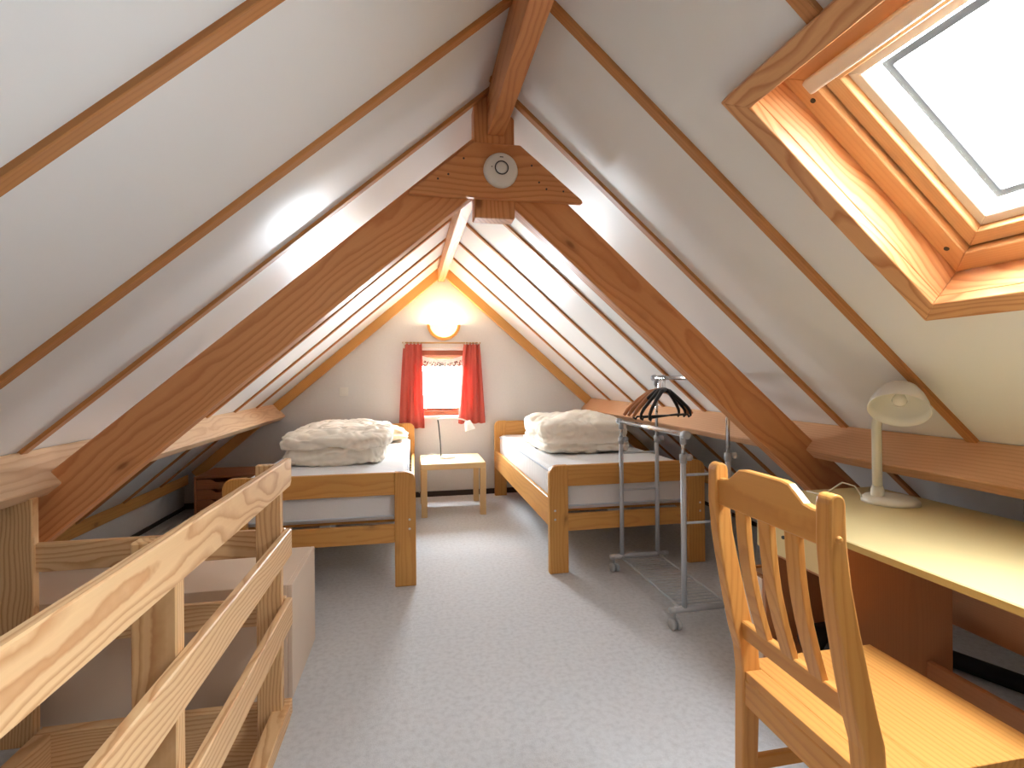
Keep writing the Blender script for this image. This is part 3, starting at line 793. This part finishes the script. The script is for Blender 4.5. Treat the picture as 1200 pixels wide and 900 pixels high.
for x, z in ((GX0, .905), (GX1, 1.168)):
    fin('hanging_rail', tube(B(), [(x, GY0 - .03, z), (x, GY1 + .03, z)], .0125, 12), M['chrome'], rk, smooth=True)
    for y, s in ((GY0 - .03, -1), (GY1 + .03, 1)):
        fin('rail_cap', lathe(B(), [(0, .016), (.014, .014), (.0195, .006), (.0195, -.02), (.0125, -.024)], (x, y, z), (0, s, 0), 16), M['grey'], rk, smooth=True)
for x in (1.232, 1.476):
    fin('shelf_bar', tube(B(), [(x, GY0, ZB - .004), (x, GY1, ZB - .004)], .0065, 8), M['steel'], rk, smooth=True)
for k in range(21):
    y = GY0 + .035 + k * (GY1 - GY0 - .07) / 20
    fin('shelf_wire', tube(B(), [(1.232, y, ZB - .008), (1.476, y, ZB - .008)], .0026, 6), M['steel'], rk)

def hanger(y, wooden, lab, grp, tilt, dz=0.0):
    mat = M['hangerw'] if wooden else M['black']
    x = GX1; z = 1.168 - dz
    root = thing('clothes_hanger', (x, y, z - .26), lab, 'hanger', grp)
    ca, sa = math.cos(tilt), math.sin(tilt)
    P = lambda u, w: (x + u * ca, y + u * sa, z + w)
    hk = [P(.0165 * math.cos(t) , .0 + .0165 * math.sin(t)) for t in [math.radians(a) for a in (200, 170, 135, 90, 45, 0, -45, -75)]]
    hk += [P(0, -.032), P(0, -.075)]
    fin('hook', tube(B(), hk, .0018, 6), M['chrome'], root)
    if wooden:
        for s in (-1, 1):
            fin('arm', tube(B(), [P(0, -.075), P(s * .06, -.086), P(s * .13, -.132), P(s * .20, -.190), P(s * .225, -.222)], [.014, .014, .013, .013, .009], 10), mat, root, smooth=True)
    else:
        for s in (-1, 1):
            fin('arm', tube(B(), [P(0, -.07), P(s * .05, -.080), P(s * .12, -.128), P(s * .18, -.176), P(s * .205, -.205), P(s * .21, -.232), P(s * .195, -.240), P(s * .185, -.222)], [.013, .013, .0105, .010, .009, .007, .006, .005], 10), mat, root, smooth=True)
        fin('trouser_bar', tube(B(), [P(-.19, -.226), P(.19, -.226)], .0055, 8), mat, root, smooth=True)
for i, y in enumerate((2.928, 2.910, 2.892)):
    hanger(y, True, ('brown wooden hanger right beside the rack upright', 'middle brown wooden hanger between two other wooden ones', 'brown wooden hanger touching the black ones')[i], 'wooden hangers on the rack', .02 + .16 * i)
for i, y in enumerate((2.872, 2.858, 2.844)):
    hanger(y, False, ('black plastic hanger touching the wooden ones', 'middle black plastic hanger between two other black ones', 'black plastic hanger farthest from the wooden ones')[i], 'black hangers on the rack', .20 + .24 * i)

# ------------------------------------------------------------------ desk
dk = thing('desk', (1.5, .9, 0), 'pale yellow topped desk with brown side panels under the roof slope', 'desk')
DZ = .72; DX0, DX1, DY0, DY1 = 1.175, 1.848, -.05, 1.80
pts = [(DX0, DY0), (DX0, 1.52), (1.20, 1.62), (1.27, 1.72), (1.38, 1.78), (1.52, DY1), (DX1, DY1), (DX1, DY0)]
fin('desk_top', prism(B(), [(p[0], p[1], DZ - .021) for p in pts], (0, 0, .021)), M['yellow'], dk, bevel=.003)
bm = B()
loop = [(p[0], p[1]) for p in pts]
for a, b in zip(loop, loop[1:6]):
    a = V((a[0], a[1], 0)); b = V((b[0], b[1], 0)); nrm = V((-(b - a).y, (b - a).x, 0)).normalized()
    q = [a + nrm * .0012, b + nrm * .0012, b - nrm * .004, a - nrm * .004]
    prism(bm, [(k.x, k.y, DZ - .0208) for k in q], (0, 0, .0175))
fin('edge_band', bm, M['yedge'], dk)
dr = fin('drawer_front', box(B(), (1.178, 1.275, .585), (1.196, 1.615, .698)), M['yellow'], dk, bevel=.002)
fin('knob', lathe(B(), [(0, .012), (.005, .012), (.006, .008), (.004, .0), (.004, -.002)], (1.178, 1.473, .655), (-1, 0, 0), 12), M['screw'], dr)
board('side_panel', (1.195, 1.250, 0), (1.557, 1.270, .699), M['beech'], dk, axis=2)
board('side_panel', (1.200, 1.600, 0), (1.557, 1.618, .699), M['beech'], dk, axis=2)
board('shelf', (1.205, 1.270, .565), (1.557, 1.600, .583), M['beech'], dk)
board('shelf', (1.205, 1.270, .240), (1.557, 1.600, .258), M['beech'], dk)
board('shelf', (1.205, 1.270, .02), (1.557, 1.600, .038), M['beech'], dk)
board('back_panel', (1.545, 1.270, .06), (1.557, 1.600, .583), M['beech'], dk)
board('modesty_panel', (1.74, DY0 + .05, .352), (1.758, DY1 - .1, .699), M['beech'], dk)
board('foot_rail', (1.46, DY0 + .05, .272), (1.478, 1.250, .345), M['beech'], dk)
board('side_panel', (1.195, DY0 + .02, 0), (1.80, DY0 + .04, .699), M['beech'], dk, axis=2)

tubeo = fin('rolled_mat', tube(B(), [(2.26, 1.35, .034), (2.12, 1.70, .034), (1.70, 1.93, .034), (1.62, 1.97, .034)], .033, 14), M['foam'], smooth=True,
            label='thin black roll lying on the floor under the roof slope behind the desk', category='roll')
# shoe-like dark things on the shelf are built as two small rolled bundles
for i, y in enumerate((1.385, 1.495)):
    fin('black_bundle', lathe(B(), [(0, 0), (.03, .002), (.042, .02), (.045, .06), (.045, .16), (.036, .2), (0, .205)], (1.26, y, .3025), (1, .05, 0), 18), M['foam'], smooth=True,
        label=('small rounded black bundle under the drawer, beside the knee-hole panel', 'small rounded black bundle under the drawer, on the crate side')[i], category='bundle', group='black bundles under the desk')
cr = thing('storage_crate', (1.42, 1.69, 0), 'narrow open beige crate with a thin wooden rim on the floor against the desk end', 'crate')
c0, c1, d0, d1, zt = 1.215, 1.60, 1.640, 1.745, .455
for lo, hi in (((c0, d0, 0), (c0 + .012, d1, zt)), ((c1 - .012, d0, 0), (c1, d1, zt)), ((c0 + .012, d0, 0), (c1 - .012, d0 + .012, zt)), ((c0 + .012, d1 - .012, 0), (c1 - .012, d1, zt))):
    s_ = fin('side_panel', box(B(), lo, hi), M['box'], cr)
    fin('rim', box(B(), (lo[0] - .001, lo[1] - .001, zt + .0003), (hi[0] + .001, hi[1] + .001, zt + .008)), M['batten'], s_)
fin('bottom', box(B(), (c0 + .012, d0 + .012, .002), (c1 - .012, d1 - .012, .014)), M['box'], cr)

# ------------------------------------------------------------------ desk lamp
LX, LY = 1.672, 1.560
dl = thing('desk_lamp', (LX, LY, DZ), 'cream desk lamp with bell shade and flexible neck on the desk', 'lamp')
fin('base', lathe(B(), [(0, .026), (.05, .026), (.078, .022), (.088, .012), (.088, .0005), (0, .0005)], (LX, LY, DZ), (0, 0, 1), 36), M['ivory'], dl, smooth=True)
NX, NY = 1.632, 1.572
fin('collar', lathe(B(), [(.021, .02), (.021, .045), (.016, .062), (0, .062)], (NX, NY, DZ), (0, 0, 1), 20), M['ivory'], dl, smooth=True)
d = V((-.53, -.40, -.745)).normalized(); so = V((1.512, 1.378, 1.064)) - d * .080
npts = [(NX, NY, DZ + .05), (1.624, 1.565, .84), (1.608, 1.550, .93), (1.588, 1.532, 1.0), (1.584, 1.515, 1.06), (1.582, 1.480, 1.115), (1.574, 1.440, 1.14), so - d * .004]
fin('neck', tube(B(), npts, [.0155] * 5 + [.0145, .0135, .012], 14), M['ivory'], dl, smooth=True)
fin('shade', lathe(B(), [(0, -.018), (.030, -.016), (.050, -.003), (.066, .024), (.077, .052), (.084, .080), (.0825, .081), (.075, .052), (.063, .026), (.046, .002), (0, -.012)], so, d, 36), M['whitep'], dl, smooth=True)
fin('bulb', lathe(B(), [(.012, -.01), (.012, .016), (.018, .03), (.021, .040), (.017, .052), (0, .059)], so, d, 18), M['bulb'], dl, smooth=True)
fin('cable', tube(B(), [(NX - .03, NY + .03, DZ + .008), (NX - .045, NY + .05, DZ + .05), (NX - .075, NY + .075, DZ + .06), (NX - .10, NY + .10, DZ + .03), (NX - .115, NY + .13, DZ + .004), (NX - .12, NY + .2, DZ + .004)], .0028, 6), M['ivory'], dl, smooth=True)

# ------------------------------------------------------------------ chair
ch = thing('dining_chair', (.98, .98, 0), 'varnished pine chair with three back slats pushed under the desk', 'chair')
PROF = [(0.0, .772, .040), (.20, .783, .042), (.45, .786, .048), (.51, .780, .050), (.56, .766, .050), (.64, .750, .047), (.74, .732, .043), (.80, .723, .040), (.88, .716, .037), (.95, .717, .034)]
def xback(z):
    for (z0, x0, t0), (z1, x1, t1) in zip(PROF, PROF[1:]):
        if z0 <= z <= z1:
            k = (z - z0) / (z1 - z0); return x0 + (x1 - x0) * k
    return PROF[-1][1]
YA0, YA1 = .786, 1.168; PT = .034
for y in (YA0, YA1 - PT):
    back = [(x, y, z) for z, x, t in PROF]; front = [(x + t, y, z) for z, x, t in PROF]
    top = [(.717 + .017 - .017 * math.cos(math.pi * k / 6), y, .95 + .018 * math.sin(math.pi * k / 6)) for k in range(1, 6)]
    pts = back + top + front[::-1]
    fin('back_post', prism(B(), pts, (0, PT, 0)), M['chair'], ch, xaxis=(0, 0, 1), bevel=.004, seg=2)
fin('dowel', lathe(B(), [(0, .006), (.005, .005), (.007, .0), (.007, -.003)], (.735, YA0, .888), (0, -1, 0), 12), M['chair'], ch)
# crest rail, arched
bm = B(); pts = []
ya, yb = YA0 + PT - .002, YA1 - PT + .002
for k in range(17):
    u = k / 16; y = ya + (yb - ya) * u
    w = abs(u - .5) * 2
    zt = .968 if w < .42 else (.968 - .036 * (0.5 - .5 * math.cos(math.pi * min(1, (w - .42) / .42))))
    pts.append((.7235, y, zt))
pts = [(.7235, ya, .868), ] + pts + [(.7235, yb, .868)]
fin('crest_rail', prism(B(), pts, (.020, 0, 0)), M['chair'], ch, xaxis=(0, 1, 0), bevel=.003)
# lower back rail
fin('lower_rail', obox(B(), (xback(.555) + .028, (ya + yb) / 2, .557), (.011, 0, -.001), (0, (yb - ya) / 2, 0), (-.002, 0, .023)), M['chair'], ch, xaxis=(0, 1, 0), bevel=.003)
for k in range(3):
    yc = (ya + yb) / 2 + (k - 1) * .080
    pa = V((xback(.57) + .026, yc, .575)); pb = V((.735, yc, .875)); d = (pb - pa)
    n = d.cross(V((0, 1, 0))).normalized()
    bm = B(); segs = 8; rows = []
    for q in range(segs + 1):
        t = q / segs; z = pa.z + (pb.z - pa.z) * t; x = pa.x + (pb.x - pa.x) * t - .012 * math.sin(math.pi * t)
        rows.append([bm.verts.new((x + dx, yc + dy, z)) for dx, dy in ((-.008, -.019), (.008, -.019), (.008, .019), (-.008, .019))])
    for r0, r1 in zip(rows, rows[1:]):
        for e in range(4): bm.faces.new((r0[e], r0[(e + 1) % 4], r1[(e + 1) % 4], r1[e]))
    bm.faces.new(rows[0][::-1]); bm.faces.new(rows[-1])
    fin('back_slat', bm, M['chair'], ch, xaxis=(0, 0, 1), bevel=.002)
for k in range(4):                                    # seat planks
    xs = .836 + k * (1.197 - .836) / 4; xe = xs + (1.197 - .836) / 4
    fin('seat_plank', box(B(), (xs + .0003, YA0 - .012, .436), (xe - .0003, YA1 + .012, .456)), M['chair'], ch, xaxis=(0, 1, 0), bevel=.0012)
fin('seat_plank', box(B(), (.792, YA0 + PT + .0005, .436), (.8357, YA1 - PT - .0005, .456)), M['chair'], ch, xaxis=(0, 1, 0), bevel=.0012)
board('apron', (.790, YA0 + PT - .001, .372), (.808, YA1 - PT + .001, .436), M['chair'], ch)
board('apron', (1.155, YA0 + .04, .372), (1.173, YA1 - .04, .436), M['chair'], ch)
for y in (YA0 + .008, YA1 - .026):
    board('apron', (.826, y, .372), (1.14, y + .018, .436), M['chair'], ch)
    board('stretcher', (.822, y, .200), (1.145, y + .018, .235), M['chair'], ch)
for y in (YA0, YA1 - .040):
    board('front_leg', (1.138, y, 0), (1.178, y + .040, .436), M['chair'], ch)
